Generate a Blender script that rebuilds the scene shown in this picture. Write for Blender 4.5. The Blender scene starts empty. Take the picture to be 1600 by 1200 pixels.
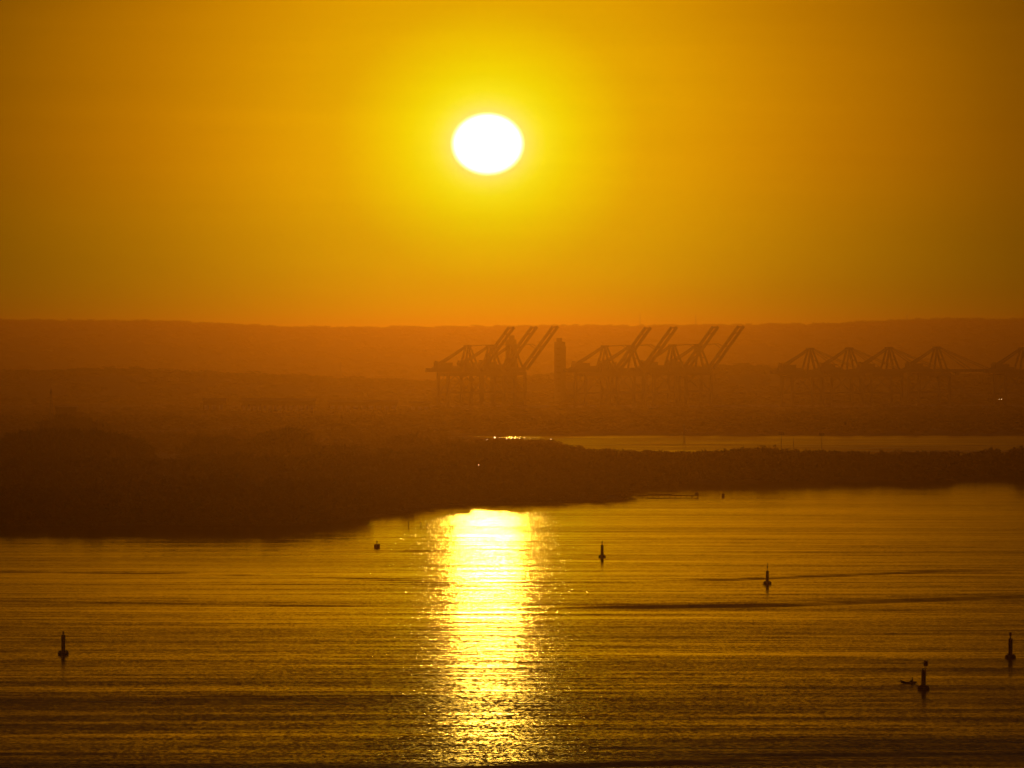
import bpy, math, random
import numpy as np
from mathutils import Vector, Matrix

random.seed(7)
rng = np.random.default_rng(7)
scene = bpy.context.scene
COL = scene.collection
R = math.radians

# ------------------------------------------------------------------ camera
CAM_Z = 60.0
FPX = 800.0 / math.tan(R(4.0))          # focal length in photo pixels
HORIZON = 547.0
cam_d = bpy.data.cameras.new("camera")
cam_d.sensor_fit = 'HORIZONTAL'
cam_d.sensor_width = 36.0
cam_d.lens = 18.0 / math.tan(R(4.0))
cam_d.clip_start = 1.0
cam_d.clip_end = 80000.0
cam = bpy.data.objects.new("camera", cam_d)
cam.location = (0, 0, CAM_Z)
cam.rotation_euler = (R(90) - math.atan((600 - HORIZON) / FPX), 0, 0)
COL.objects.link(cam)
scene.camera = cam

scene.view_settings.view_transform = 'Standard'
scene.view_settings.look = 'None'
scene.view_settings.exposure = 0.0
scene.view_settings.gamma = 1.0
scene.view_settings.use_curve_mapping = False
scene.cycles.max_bounces = 8
scene.cycles.volume_bounces = 0
scene.cycles.sample_clamp_indirect = 4.0
scene.cycles.use_denoising = True

# ------------------------------------------------------------------ sun and sky
SUN_AZ = math.atan((762 - 800) / FPX)
SUN_EL = math.atan((HORIZON - 225) / FPX)
sdir = Vector((math.sin(SUN_AZ) * math.cos(SUN_EL), math.cos(SUN_AZ) * math.cos(SUN_EL), math.sin(SUN_EL)))
sright = Vector((math.cos(SUN_AZ), -math.sin(SUN_AZ), 0))
sup = sright.cross(sdir)

SUN_STRENGTH = 0.0207
sun_d = bpy.data.lights.new("sun", 'SUN')
sun_d.energy = SUN_STRENGTH
sun_d.color = (1.0, 0.54, 0.048)
sun_d.angle = R(0.53)
sun = bpy.data.objects.new("sun", sun_d)
sun.rotation_euler = (-sdir).to_track_quat('-Z', 'Y').to_euler()
COL.objects.link(sun)

world = bpy.data.worlds.new("World")
scene.world = world
world.use_nodes = True
world.cycles.sampling_method = 'MANUAL'
world.cycles.sample_map_resolution = 2048
wt = world.node_tree
wt.nodes.clear()

class G:
    """small node-graph helper"""
    def __init__(s, tree): s.t = tree
    def n(s, kind, **kw):
        nd = s.t.nodes.new(kind)
        for k, v in kw.items(): setattr(nd, k, v)
        return nd
    def link(s, a, b): s.t.links.new(a, b)
    def put(s, sock, v):
        if isinstance(v, bpy.types.NodeSocket): s.link(v, sock)
        else: sock.default_value = v
    def m(s, op, a, b=0.0, c=0.0):
        nd = s.n('ShaderNodeMath', operation=op)
        for i, v in enumerate((a, b, c)): s.put(nd.inputs[i], v)
        return nd.outputs[0]
    def vm(s, op, a, b=(0, 0, 0), out=0):
        nd = s.n('ShaderNodeVectorMath', operation=op)
        s.put(nd.inputs[0], a)
        if op == 'SCALE': s.put(nd.inputs[3], b)
        else: s.put(nd.inputs[1], b)
        return nd.outputs[out]
    def mix(s, f, a, b, mode='MIX'):
        nd = s.n('ShaderNodeMix', data_type='RGBA', blend_type=mode)
        nd.clamp_result = False
        s.put(nd.inputs[0], f); s.put(nd.inputs[6], a); s.put(nd.inputs[7], b)
        return nd.outputs[2]
    def noise(s, vec, scale, detail=2.0, rough=0.5, out=0, dist=0.0):
        nd = s.n('ShaderNodeTexNoise')
        s.link(vec, nd.inputs['Vector'])
        nd.inputs['Scale'].default_value = scale
        nd.inputs['Detail'].default_value = detail
        nd.inputs['Roughness'].default_value = rough
        nd.inputs['Distortion'].default_value = dist
        return nd.outputs[out]

def lin(c):
    return tuple(((v / 255) / 12.92 if v / 255 <= .04045 else ((v / 255 + .055) / 1.055) ** 2.4) for v in c)

g = G(wt)
tc = g.n('ShaderNodeTexCoord').outputs['Generated']
dn = g.vm('NORMALIZE', tc)
dr = g.vm('DOT_PRODUCT', dn, tuple(sright), 1)
du = g.vm('DOT_PRODUCT', dn, tuple(sup), 1)
ds = g.vm('DOT_PRODUCT', dn, tuple(sdir), 1)
du2 = g.m('DIVIDE', du, 0.855)
du3 = g.m('DIVIDE', du, 0.90)
ell = g.m('SQRT', g.m('ADD', g.m('MULTIPLY', dr, dr), g.m('MULTIPLY', du2, du2)))
el_deg = g.m('DEGREES', g.m('ARCTAN2', ell, ds))          # flattened angular distance from the sun
rnd = g.m('SQRT', g.m('ADD', g.m('MULTIPLY', dr, dr), g.m('MULTIPLY', du3, du3)))
rad_deg = g.m('DEGREES', g.m('ARCTAN2', rnd, ds))         # true angular distance from the sun
# radiance of the dusty aureole round the low sun
AUREOLE = [
    (0.00, (1.0, 1.0, .30)), (0.26, (.97, .97, .20)), (0.36, (.95, .97, .05)), (0.46, (.90, .90, .010)),
    (0.60, (.84, .77, .001)), (0.85, (.80, .59, .0)), (1.2, (.72, .41, .0)), (1.6, (.69, .345, .0)),
    (2.1, (.60, .265, .0)), (2.7, (.48, .190, .0)), (3.3, (.37, .140, .0)), (4.0, (.24, .090, .0)),
    (5.0, (.125, .046, .001)), (7.0, (.055, .020, .001)), (10., (.032, .012, .001)), (16., (.020, .010, .006)),
    (30., (.016, .010, .009)), (60., (.010, .009, .011)), (180., (.006, .006, .008))]
ramp = g.n('ShaderNodeValToRGB')
cr = ramp.color_ramp
cr.interpolation = 'LINEAR'
while len(cr.elements) > 1: cr.elements.remove(cr.elements[-1])
for i, (r_, c_) in enumerate(AUREOLE):
    p_ = math.sqrt(r_ / 180.0)
    e = cr.elements[0] if i == 0 else cr.elements.new(p_)
    e.position = p_
    e.color = (*c_, 1)
g.link(g.m('SQRT', g.m('DIVIDE', rad_deg, 180.0)), ramp.inputs[0])
aur = ramp.outputs['Color']
# the air reddens towards the horizon
sep = g.n('ShaderNodeSeparateXYZ'); g.link(dn, sep.inputs[0])
elev = g.m('DEGREES', g.m('ARCSINE', sep.outputs[2]))
mr = g.n('ShaderNodeMapRange'); mr.interpolation_type = 'SMOOTHSTEP'
g.link(elev, mr.inputs[0]); mr.inputs[1].default_value = -0.2; mr.inputs[2].default_value = 1.7
red = g.mix(mr.outputs[0], (0.34, 1.02, 0.02, 1), (1, 1, 1, 1))
aur = g.mix(1.0, aur, red, 'MULTIPLY')
# faint dust bands
st = g.vm('MULTIPLY', dn, (10.0, 10.0, 160.0))
bands = g.noise(st, 1.0, 4.0, 0.55)
bm = g.m('ADD', g.m('MULTIPLY', g.m('SUBTRACT', bands, 0.5), 0.22), 1.0)
fine = g.noise(g.vm('MULTIPLY', dn, (22.0, 22.0, 420.0)), 1.0, 3.0, 0.5)
bm = g.m('ADD', bm, g.m('MULTIPLY', g.m('SUBTRACT', fine, 0.5), 0.09))
aur = g.vm('SCALE', aur, bm)
# the disc itself, flattened by refraction
disc = g.n('ShaderNodeMapRange'); disc.interpolation_type = 'SMOOTHSTEP'
g.link(el_deg, disc.inputs[0])
disc.inputs[1].default_value = 0.300; disc.inputs[2].default_value = 0.205
disc.inputs[3].default_value = 0.0; disc.inputs[4].default_value = 1.0
dcol = g.mix(disc.outputs[0], (0, 0, 0, 1), (6.0, 5.0, 3.0, 1))
sky = g.n('ShaderNodeTexSky', sky_type='NISHITA')
sky.sun_disc = False
sky.sun_elevation = SUN_EL
sky.sun_rotation = SUN_AZ
sky.altitude = 10
sky.air_density = 2.0
sky.dust_density = 8.0
sky.ozone_density = 1.0
skyc = g.mix(1.0, sky.outputs[0], (0.05, 0.026, 0.012, 1), 'MULTIPLY')
bg1 = g.n('ShaderNodeBackground'); g.link(skyc, bg1.inputs[0]); bg1.inputs[1].default_value = 0.05
bg2 = g.n('ShaderNodeBackground'); g.link(g.vm('ADD', aur, dcol), bg2.inputs[0]); bg2.inputs[1].default_value = 1.0
add = g.n('ShaderNodeAddShader'); g.link(bg1.outputs[0], add.inputs[0]); g.link(bg2.outputs[0], add.inputs[1])
wo = g.n('ShaderNodeOutputWorld'); g.link(add.outputs[0], wo.inputs[0])

# ------------------------------------------------------------------ helpers
def at(px, dist):
    """world X of photo column px at a distance"""
    return (px - 800.0) * dist / FPX
def zat(py, dist):
    return CAM_Z - (py - HORIZON) * dist / FPX
def dwater(py, z=0.0):
    return (CAM_Z - z) * FPX / (py - HORIZON)

def tag(o, label=None, cat=None, group=None, kind=None):
    if label: o['label'] = label
    if cat: o['category'] = cat
    if group: o['group'] = group
    if kind: o['kind'] = kind
    return o

def empty(name, loc, rz=0.0, **kw):
    o = bpy.data.objects.new(name, None)
    o.location = loc
    o.rotation_euler = (0, 0, rz)
    COL.objects.link(o)
    return tag(o, **kw)

class MB:
    """collects boxes, bars and cones; build() links them as one mesh object"""
    def __init__(s): s.v = []; s.f = []
    def add(s, vs, fs):
        k = len(s.v); s.v += [tuple(v) for v in vs]; s.f += [tuple(i + k for i in f) for f in fs]; return s
    def box(s, c, d, rz=0.0):
        x, y, z = d[0] / 2, d[1] / 2, d[2] / 2
        cs, sn = math.cos(rz), math.sin(rz)
        vs = []
        for sx, sy, sz in ((-1,-1,-1),(1,-1,-1),(1,1,-1),(-1,1,-1),(-1,-1,1),(1,-1,1),(1,1,1),(-1,1,1)):
            a, b = sx * x, sy * y
            vs.append((c[0] + a * cs - b * sn, c[1] + a * sn + b * cs, c[2] + sz * z))
        return s.add(vs, [(0,3,2,1),(4,5,6,7),(0,1,5,4),(1,2,6,5),(2,3,7,6),(3,0,4,7)])
    def bar(s, a, b, w, h=None):
        h = h or w
        a, b = Vector(a), Vector(b)
        d = (b - a).normalized()
        up = Vector((0, 0, 1)) if abs(d.z) < .95 else Vector((0, 1, 0))
        r = d.cross(up).normalized(); u = r.cross(d)
        vs = []
        for p in (a, b):
            for i, j in ((-1,-1),(1,-1),(1,1),(-1,1)):
                vs.append(p + r * (i * w / 2) + u * (j * h / 2))
        return s.add(vs, [(0,1,2,3)[::-1],(4,5,6,7),(0,1,5,4),(1,2,6,5),(2,3,7,6),(3,0,4,7)])
    def lathe(s, prof, n=16, c=(0, 0, 0)):
        k = len(s.v)
        for r, z in prof:
            for i in range(n):
                t = 2 * math.pi * i / n
                s.v.append((c[0] + r * math.cos(t), c[1] + r * math.sin(t), c[2] + z))
        for j in range(len(prof) - 1):
            for i in range(n):
                a = k + j * n + i; b = k + j * n + (i + 1) % n
                s.f.append((a, b, b + n, a + n))
        s.f.append(tuple(k + i for i in range(n))[::-1])
        s.f.append(tuple(k + (len(prof) - 1) * n + i for i in range(n)))
        return s
    def build(s, name, mat, parent=None, smooth=False, loc=(0, 0, 0)):
        me = bpy.data.meshes.new(name)
        me.from_pydata(s.v, [], s.f)
        me.materials.append(mat)
        if smooth:
            me.shade_smooth() if hasattr(me, 'shade_smooth') else None
        me.update()
        o = bpy.data.objects.new(name, me)
        o.location = loc
        COL.objects.link(o)
        if parent: o.parent = parent
        return o

def np_mesh(name, verts, faces, mat, smooth=False):
    """verts (n,3), faces (m,k) arrays"""
    me = bpy.data.meshes.new(name)
    verts = np.ascontiguousarray(verts, dtype=np.float32); faces = np.ascontiguousarray(faces, dtype=np.int32)
    m, k = faces.shape
    me.vertices.add(len(verts)); me.vertices.foreach_set('co', verts.ravel())
    me.loops.add(m * k); me.loops.foreach_set('vertex_index', faces.ravel())
    me.polygons.add(m); me.polygons.foreach_set('loop_start', np.arange(0, m * k, k, dtype=np.int32))
    me.update(calc_edges=True)
    me.validate()
    me.materials.append(mat)
    if smooth: me.polygons.foreach_set('use_smooth', np.ones(len(me.polygons), dtype=bool))
    o = bpy.data.objects.new(name, me)
    COL.objects.link(o)
    return o

def copy_tree(o, parent=None):
    c = o.copy(); COL.objects.link(c)
    if parent: c.parent = parent
    for ch in o.children: copy_tree(ch, c)
    return c

def plain(name, col, rough=0.7, vary=0.25, scale=1.5, metal=0.0, col2=None):
    m = bpy.data.materials.new(name); m.use_nodes = True
    h = G(m.node_tree); b = m.node_tree.nodes['Principled BSDF']
    obc = h.n('ShaderNodeTexCoord').outputs['Object']
    nz = h.noise(obc, scale, 4.0, 0.6)
    c2 = col2 or tuple(v * (1 - vary) for v in col)
    h.link(h.mix(nz, (*col, 1), (*c2, 1)), b.inputs['Base Color'])
    b.inputs['Roughness'].default_value = rough
    b.inputs['Metallic'].default_value = metal
    return m

M_FOL = plain('mangrove_leaves', (0.04, 0.05, 0.02), 0.85, scale=0.05, col2=(0.032, 0.042, 0.016))
M_BARK = plain('bark', (0.12, 0.09, 0.06), 0.9)
M_SOIL = plain('mud_and_undergrowth', (0.04, 0.04, 0.025), 0.95, scale=0.05, col2=(0.04, 0.05, 0.02))
M_HILL = plain('hill_scrub', (0.045, 0.05, 0.025), 0.95, scale=0.004, col2=(0.055, 0.05, 0.03))
M_STEEL = plain('crane_paint', (0.06, 0.07, 0.09), 0.6)
M_GREY = plain('weathered_concrete', (0.14, 0.13, 0.115), 0.9)
M_ROOF = plain('sheet_roof', (0.22, 0.2, 0.18), 0.6)
M_DARKWALL = plain('dark_sheet_wall', (0.05, 0.045, 0.04), 0.9)
M_OPENING_LIGHT = plain('painted_opening_light', (0.6, 0.57, 0.5), 0.6)  # pale colour stands in for light through the shed openings
M_GLASSD = plain('dark_glass', (0.03, 0.03, 0.035), 0.4)
M_BUOY = plain('buoy_paint', (0.28, 0.04, 0.02), 0.55)
M_BUOYG = plain('buoy_green_paint', (0.03, 0.12, 0.05), 0.55)
M_BUOYY = plain('buoy_dark_paint', (0.08, 0.07, 0.05), 0.55)
M_WOOD = plain('wet_wood', (0.10, 0.07, 0.045), 0.8)
M_SHIRT = plain('dark_shirt', (0.05, 0.05, 0.06), 0.9)
M_SKIN = plain('skin', (0.16, 0.09, 0.06), 0.7)
M_RUBBER = plain('rubber', (0.03, 0.03, 0.03), 0.8)

def glow_mat(name, col, s):
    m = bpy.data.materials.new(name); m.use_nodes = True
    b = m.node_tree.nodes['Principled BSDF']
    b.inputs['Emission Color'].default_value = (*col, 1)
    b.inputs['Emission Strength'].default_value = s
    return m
M_LAMP_GLINT = glow_mat('lit_lamp_or_glint', (1.0, 0.60, 0.24), 4.5)  # real lamps, and the added glints on the back channel

# ------------------------------------------------------------------ water
# shoreline of the near bank, photo columns and rows measured at water level
SHORE = [(-260, 846), (-100, 842), (0, 838), (60, 838), (150, 840), (200, 837), (240, 835), (300, 838), (400, 838), (470, 835),
         (520, 830), (570, 824), (620, 814), (642, 806), (650, 799), (700, 795), (760, 792), (830, 790), (900, 789),
         (950, 787), (978, 783), (990, 773), (1060, 769), (1110, 768), (1180, 767), (1240, 766), (1290, 764),
         (1360, 763), (1430, 764), (1478, 763), (1492, 759), (1560, 758), (1640, 757), (1760, 756), (1900, 754)]

ys = np.concatenate([np.array([-2000, 0, 400, 700, 850, 930]), np.arange(980, 2500, 1.3), np.arange(2500, 3400, 2.2),
                     np.arange(3400, 4400, 200), np.arange(4400, 5300, 6.0), np.array([5500, 7000, 12000, 30000])])
xs = np.concatenate([np.array([-15000, -4000, -1200, -600]), np.arange(-400, 401, 8.0), np.array([600, 1200, 4000, 15000])])
Xg, Yg = np.meshgrid(xs, ys)
H = np.zeros_like(Xg)
wr = np.random.default_rng(3)
for lam, slope, spread, n in ((46, .0026, .10, 4), (27, .0030, .14, 5), (15, .0034, .20, 7), (8.5, .0042, .26, 8)):
    for _ in range(n):
        th = wr.normal(0, spread); l_ = lam * wr.uniform(.8, 1.25)
        k_ = 2 * math.pi / l_
        ph = wr.uniform(0, 6.28)
        # slow wandering of the crests so that they are not ruled lines
        wob = 2.6 * np.sin(Xg / (50 + 60 * wr.random()) + wr.uniform(0, 6)) + 1.1 * np.sin(Xg / 31 + Yg / 90 + wr.uniform(0, 6))
        env = np.clip(0.45 + 0.75 * np.sin(Yg / (60 + 120 * wr.random()) + Xg / (60 + 120 * wr.random()) * wr.choice((-1, 1)) + wr.uniform(0, 6)), 0.05, None)
        H += slope / k_ * env * np.sin(k_ * (Yg * math.cos(th) + Xg * math.sin(th)) + wob + ph)
def wake(points, lam, slope, width, side=1):
    """a boat's wake: a few long crests along a line given as photo columns and rows"""
    pts = [(at(px, dwater(py)), dwater(py)) for px, py in points]
    px_, py_ = np.array([p[0] for p in pts]), np.array([p[1] for p in pts])
    line = np.interp(Xg, px_, py_)
    v = (Yg - line)
    fade = np.clip((Xg - px_[0]) / 25 + 0, 0, 1) * np.clip((px_[-1] - Xg) / 25, 0, 1)
    return slope * lam / 6.283 * np.exp(-(v / width) ** 2) * np.cos(6.283 * v / lam) * fade
H += wake([(-300, 893), (0, 893), (300, 896), (450, 900), (560, 903), (700, 912), (800, 918)], 16, .065, 12)
H += wake([(840, 949), (1000, 948), (1200, 945), (1400, 938), (1600, 931), (1800, 925)], 26, .105, 18)
H += wake([(1000, 908), (1150, 905), (1300, 899), (1450, 893), (1620, 890)], 16, .11, 14)
H += wake([(-300, 938), (0, 938), (200, 941), (420, 945), (640, 947)], 20, .045, 16)
H += wake([(380, 855), (520, 859), (640, 861), (820, 860)], 12, .07, 9)
H += wake([(130, 1075), (300, 1084), (480, 1093), (640, 1097)], 11, .09, 8)
H += wake([(620, 1200), (850, 1197), (1050, 1191), (1260, 1182), (1400, 1172)], 11, .17, 8)
H += wake([(980, 1160), (1150, 1158), (1300, 1150), (1450, 1142)], 9, .10, 7)
H += wake([(450, 1196), (620, 1186), (760, 1178)], 9, .11, 7)
H += wake([(1385, 1063), (1405, 1065), (1410, 1066)], 5, .05, 4)
edge = np.clip((430 - np.abs(Xg)) / 40, 0, 1) * np.clip((Yg - 960) / 30, 0, 1) * np.clip((5290 - Yg) / 50, 0, 1)
H *= edge
nr, nc = Xg.shape
idx = np.arange(nr * nc).reshape(nr, nc)
F = np.stack([idx[:-1, :-1], idx[:-1, 1:], idx[1:, 1:], idx[1:, :-1]], -1).reshape(-1, 4)

mw = bpy.data.materials.new('river_water'); mw.use_nodes = True
h = G(mw.node_tree); b = mw.node_tree.nodes['Principled BSDF']
geo = h.n('ShaderNodeNewGeometry')
P = geo.outputs['Position']
b.inputs['IOR'].default_value = 1.33
# wind patches, stretched across the river
patch = h.noise(h.vm('MULTIPLY', P, (0.0025, 0.010, 0)), 1.0, 4.0, 0.6)
pm = h.n('ShaderNodeMapRange'); h.link(patch, pm.inputs[0])
pm.inputs[1].default_value = .35; pm.inputs[2].default_value = .68; pm.inputs[3].default_value = 0.65; pm.inputs[4].default_value = 1.4
streak = h.noise(h.vm('MULTIPLY', P, (0.006, 0.060, 0)), 1.0, 3.0, 0.6)
sm = h.n('ShaderNodeMapRange'); h.link(streak, sm.inputs[0])
sm.inputs[1].default_value = .35; sm.inputs[2].default_value = .65; sm.inputs[3].default_value = 0.55; sm.inputs[4].default_value = 1.5
amp = h.m('MULTIPLY', pm.outputs[0], sm.outputs[0])
# the wood shelters the far water from the wind
sp = h.n('ShaderNodeSeparateXYZ'); h.link(P, sp.inputs[0])
q = h.n('ShaderNodeMapRange'); h.link(sp.outputs[1], q.inputs[0])
q.inputs[1].default_value = 2300; q.inputs[2].default_value = 1050
lee = h.m('ADD', h.m('MULTIPLY', h.m('POWER', q.outputs[0], 2.8), 2.3), 0.80)
lee2 = h.n('ShaderNodeMapRange'); h.link(sp.outputs[1], lee2.inputs[0])
lee2.inputs[1].default_value = 3600; lee2.inputs[2].default_value = 4300; lee2.inputs[3].default_value = 0.0; lee2.inputs[4].default_value = 1.6
amp = h.m('MULTIPLY', amp, h.m('ADD', lee, lee2.outputs[0]))
b.inputs['Base Color'].default_value = (0.035, 0.028, 0.015, 1)
h.put(b.inputs['Roughness'], h.m('MULTIPLY', h.m('POWER', amp, 0.85), 0.085))
# ripples: two slope fields
def slopes(sc, ax, ay, detail=2.0):
    c = h.noise(h.vm('MULTIPLY', P, sc), 1.0, detail, 0.55, out=1)
    c = h.vm('SUBTRACT', c, (.5, .5, .5))
    return h.vm('MULTIPLY', c, (ax, ay, 0))
s1 = slopes((1.6, 0.8, 1), 0.0, 0.14, 3.0)
s2 = slopes((0.10, 0.22, 1), 0.02, 0.05, 4.0)
s = h.vm('ADD', h.vm('ADD', s1, s2), (0, -0.012, 0))
s = h.vm('SCALE', s, amp)
# cross-river facets: mostly small, now and then steep, which makes the stray sparks beside the sun path
cx = h.n('ShaderNodeSeparateXYZ'); h.link(slopes((1.9, 1.0, 1), 1.0, 0.0, 2.0), cx.inputs[0])
cxa = h.m('ADD', h.m('MULTIPLY', h.m('ABSOLUTE', cx.outputs[0]), 2.6), 0.03)
cc = h.n('ShaderNodeCombineXYZ'); h.link(h.m('MULTIPLY', cx.outputs[0], cxa), cc.inputs[0])
s = h.vm('ADD', s, cc.outputs[0])
nrm = h.vm('NORMALIZE', h.vm('ADD', geo.outputs['Normal'], s))
h.link(nrm, b.inputs['Normal'])
water = np_mesh('river', np.stack([Xg, Yg, H], -1).reshape(-1, 3), F, mw, smooth=True)
tag(water, kind='structure')

# ------------------------------------------------------------------ land
def shore_y(px):
    return np.interp(px, [p[0] for p in SHORE], [p[1] for p in SHORE])
def shore_dist_at_x(x):
    """distance of the near shore at world column x, by marching along it"""
    sx = np.array([at(p[0], dwater(p[1])) for p in SHORE]); sd = np.array([dwater(p[1]) for p in SHORE])
    return np.interp(x, sx, sd)
def back_dist_at_x(x):
    """far edge of the near bank: the back channel cuts in from the right"""
    px = 800 + x * FPX / 4300.0
    return np.interp(px, [-400, 700, 745, 800, 860, 885, 900, 960, 1100, 1250, 1600, 2100], [5200, 5200, 5110, 5010, 4920, 4620, 4300, 4000, 3620, 3560, 3520, 3500])

SHORE = [(p_, q_ - float(np.interp(p_, [560, 620, 660, 700, 975, 990], [16, 12, 5, 3.5, 3.5, 13]))) for p_, q_ in SHORE]
lx = np.concatenate([np.array([-2500.]), np.arange(-700, 701, 6.0), np.array([2500.])])
rows = 26
V = []
for j in range(rows):
    t = j / (rows - 1)
    d0 = shore_dist_at_x(lx) + 2.5 * np.sin(lx / 9.0) + 1.5 * np.sin(lx / 3.7)
    d1 = back_dist_at_x(lx)
    y = d0 + (d1 - d0) * t ** 1.6
    z = np.full_like(y, 1.0) + 0.5 * np.sin(lx / 60 + y / 90)
    if j == 0: z = np.full_like(y, -0.6)
    if j == 1: y = d0 + 2.0; z = np.full_like(y, .5)
    if j == rows - 1: z = np.full_like(y, -0.6)
    V.append(np.stack([lx, y, z], -1))
V = np.concatenate(V); n_ = len(lx)
idx = np.arange(rows * n_).reshape(rows, n_)
F = np.stack([idx[:-1, :-1], idx[:-1, 1:], idx[1:, 1:], idx[1:, :-1]], -1).reshape(-1, 4)
tag(np_mesh('ground', V, F, M_SOIL, True), kind='structure')

# far plain, low ridges and the long hill behind
fx = np.linspace(-9000, 9000, 361)
fx = np.concatenate([np.linspace(-16000, -2300, 20), np.linspace(-2200, 2200, 551), np.linspace(2300, 16000, 20)])
fy = np.concatenate([np.array([5130, 5150, 5400, 6000, 7000, 7360, 8100]), np.arange(8200, 15600, 130), np.array([16500, 18000, 22000, 40000])])
FX, FY = np.meshgrid(fx, fy)
px15 = 800 + FX * FPX / 15000
top_px = np.interp(px15, [-800, 0, 150, 260, 330, 430, 560, 700, 800, 1000, 1150, 1300, 1370, 1450, 1520, 1600, 2400],
                   [506, 504, 504.5, 505, 507, 511.5, 514, 513.5, 512, 511.5, 510.5, 508, 505, 502.5, 502, 504, 500])
hill_top = CAM_Z + (HORIZON - top_px) * 15000 / FPX
def wav(x, seeds, lo):
    r_ = np.random.default_rng(seeds); o = 0
    for i in range(7):
        w_ = lo * 1.9 ** i
        o = o + np.sin(x * w_ + r_.uniform(0, 6)) / (1.55 ** i)
    return o
def sst(a, b_, v):
    t_ = np.clip((v - a) / (b_ - a), 0, 1); return t_ * t_ * (3 - 2 * t_)
Z = np.full_like(FX, 1.4)
# mid ridge at 9.2-10.5 km
px10 = 800 + FX * FPX / 8800
mid = np.interp(px10, [-900, 0, 60, 120, 300, 500, 620, 760, 900, 1010, 1080, 1140, 1190, 1240, 1330, 1600, 2400],
                [583, 586, 585, 583, 586, 594, 599, 597, 584, 581, 577, 574, 577, 583, 589, 592, 590])
mid_top = CAM_Z - (mid - HORIZON) * 8800 / FPX
Z = Z + (mid_top - 3 + 1.2 * wav(FX, 5, .004)) * sst(8200, 8800, FY) * (1 - .6 * sst(8900, 10500, FY))
Z = np.where(FY > 10100, np.maximum(Z, (hill_top + 1.2 * wav(FX, 9, .003)) * sst(11000, 15000, FY)), Z)
Z = Z - 0.4 * hill_top * sst(15100, 22000, FY)
Z[0, :] = -0.6
nr, nc = FX.shape
idx = np.arange(nr * nc).reshape(nr, nc)
F = np.stack([idx[:-1, :-1], idx[:-1, 1:], idx[1:, 1:], idx[1:, :-1]], -1).reshape(-1, 4)
tag(np_mesh('hills', np.stack([FX, FY, Z], -1).reshape(-1, 3), F, M_HILL, True), kind='structure')
def hill_z(x, y):
    j = np.clip(np.searchsorted(fy, y) - 1, 0, len(fy) - 2); i = np.clip(np.searchsorted(fx, x) - 1, 0, len(fx) - 2)
    t = (y - fy[j]) / (fy[j + 1] - fy[j]); u = (x - fx[i]) / (fx[i + 1] - fx[i])
    return (Z[j, i] * (1 - u) + Z[j, i + 1] * u) * (1 - t) + (Z[j + 1, i] * (1 - u) + Z[j + 1, i + 1] * u) * t

# ------------------------------------------------------------------ foliage
def crown_tris(n, w, hgt, leaf, r_):
    """leaf clumps spread through lobes of a crown; base at z=0.25h, top at h; returns (n,3,3)"""
    nl = 5 if n > 200 else 3
    lc = np.stack([r_.normal(0, .24, nl) * w, r_.normal(0, .24, nl) * w, hgt * r_.uniform(.45, .82, nl)], -1)
    lc[0] = (0, 0, hgt * .62)
    lr = r_.uniform(.24, .38, nl) * w
    which = r_.integers(0, nl, n)
    d = r_.normal(size=(n, 3)); d /= np.linalg.norm(d, axis=1)[:, None]
    rad = r_.uniform(.35, 1.0, n) ** .6 * (1 + .12 * r_.normal(size=n))
    p = lc[which] + d * (lr[which] * rad)[:, None] * np.array([1, 1, .62 * hgt / w])
    p[:, 2] = np.clip(p[:, 2], hgt * .12, None)
    k = int(n * .28)                       # undergrowth and hanging branches down to the mud
    an = r_.uniform(0, 6.283, k); rr = w * .46 * np.sqrt(r_.uniform(0, 1, k))
    p[:k] = np.stack([rr * np.cos(an), rr * np.sin(an), hgt * r_.uniform(.0, .42, k)], -1)
    e = r_.normal(size=(n, 3, 3)) * leaf * .55
    return p[:, None, :] + e

def trunk_pts(hgt, w, r_):
    mb = MB()
    mb.lathe([(.30, -.6), (.22, hgt * .35), (.13, hgt * .7)], 6)
    for k in range(4):
        a = r_.uniform(0, 6.28); 
        mb.bar((0, 0, hgt * r_.uniform(.25, .45)), (math.cos(a) * w * .28, math.sin(a) * w * .28, hgt * .68), .16)
        a2 = a + .7
        mb.bar((math.cos(a2) * 1.8, math.sin(a2) * 1.8, -.6), (0, 0, 2.2), .12)
    return mb

protos = {}
for lod, (n, leaf) in enumerate(((560, .85), (330, 1.15), (190, 1.55), (60, 2.8))):
    protos[lod] = [crown_tris(n, 11.0, 14.0, leaf, np.random.default_rng(50 + 7 * lod + k)) for k in range(7)]

def scatter(spots, name, label, lod_of):
    """one stuff mesh from many crowns"""
    out = []
    for (x, y, z, hgt, w) in spots:
        t = protos[lod_of(y)][random.randrange(7)]
        a = random.uniform(0, 6.283); c, s_ = math.cos(a), math.sin(a)
        M_ = np.array([[c * w / 11, -s_ * w / 11, 0], [s_ * w / 11, c * w / 11, 0], [0, 0, hgt / 14]])
        out.append(t @ M_.T + np.array([x, y, z]))
    A = np.concatenate(out)
    o = np_mesh(name, A.reshape(-1, 3), np.arange(len(A) * 3).reshape(-1, 3), M_FOL)
    return tag(o, label=label, cat='forest', kind='stuff')

# height field of the wood: a slow noise gives stands of taller and lower trees
def stand(x, y):
    return (0.5 + 0.28 * math.sin(x / 37 + 1.3 * math.sin(y / 140)) + 0.22 * math.sin(x / 17 + y / 75 + 2))

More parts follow.
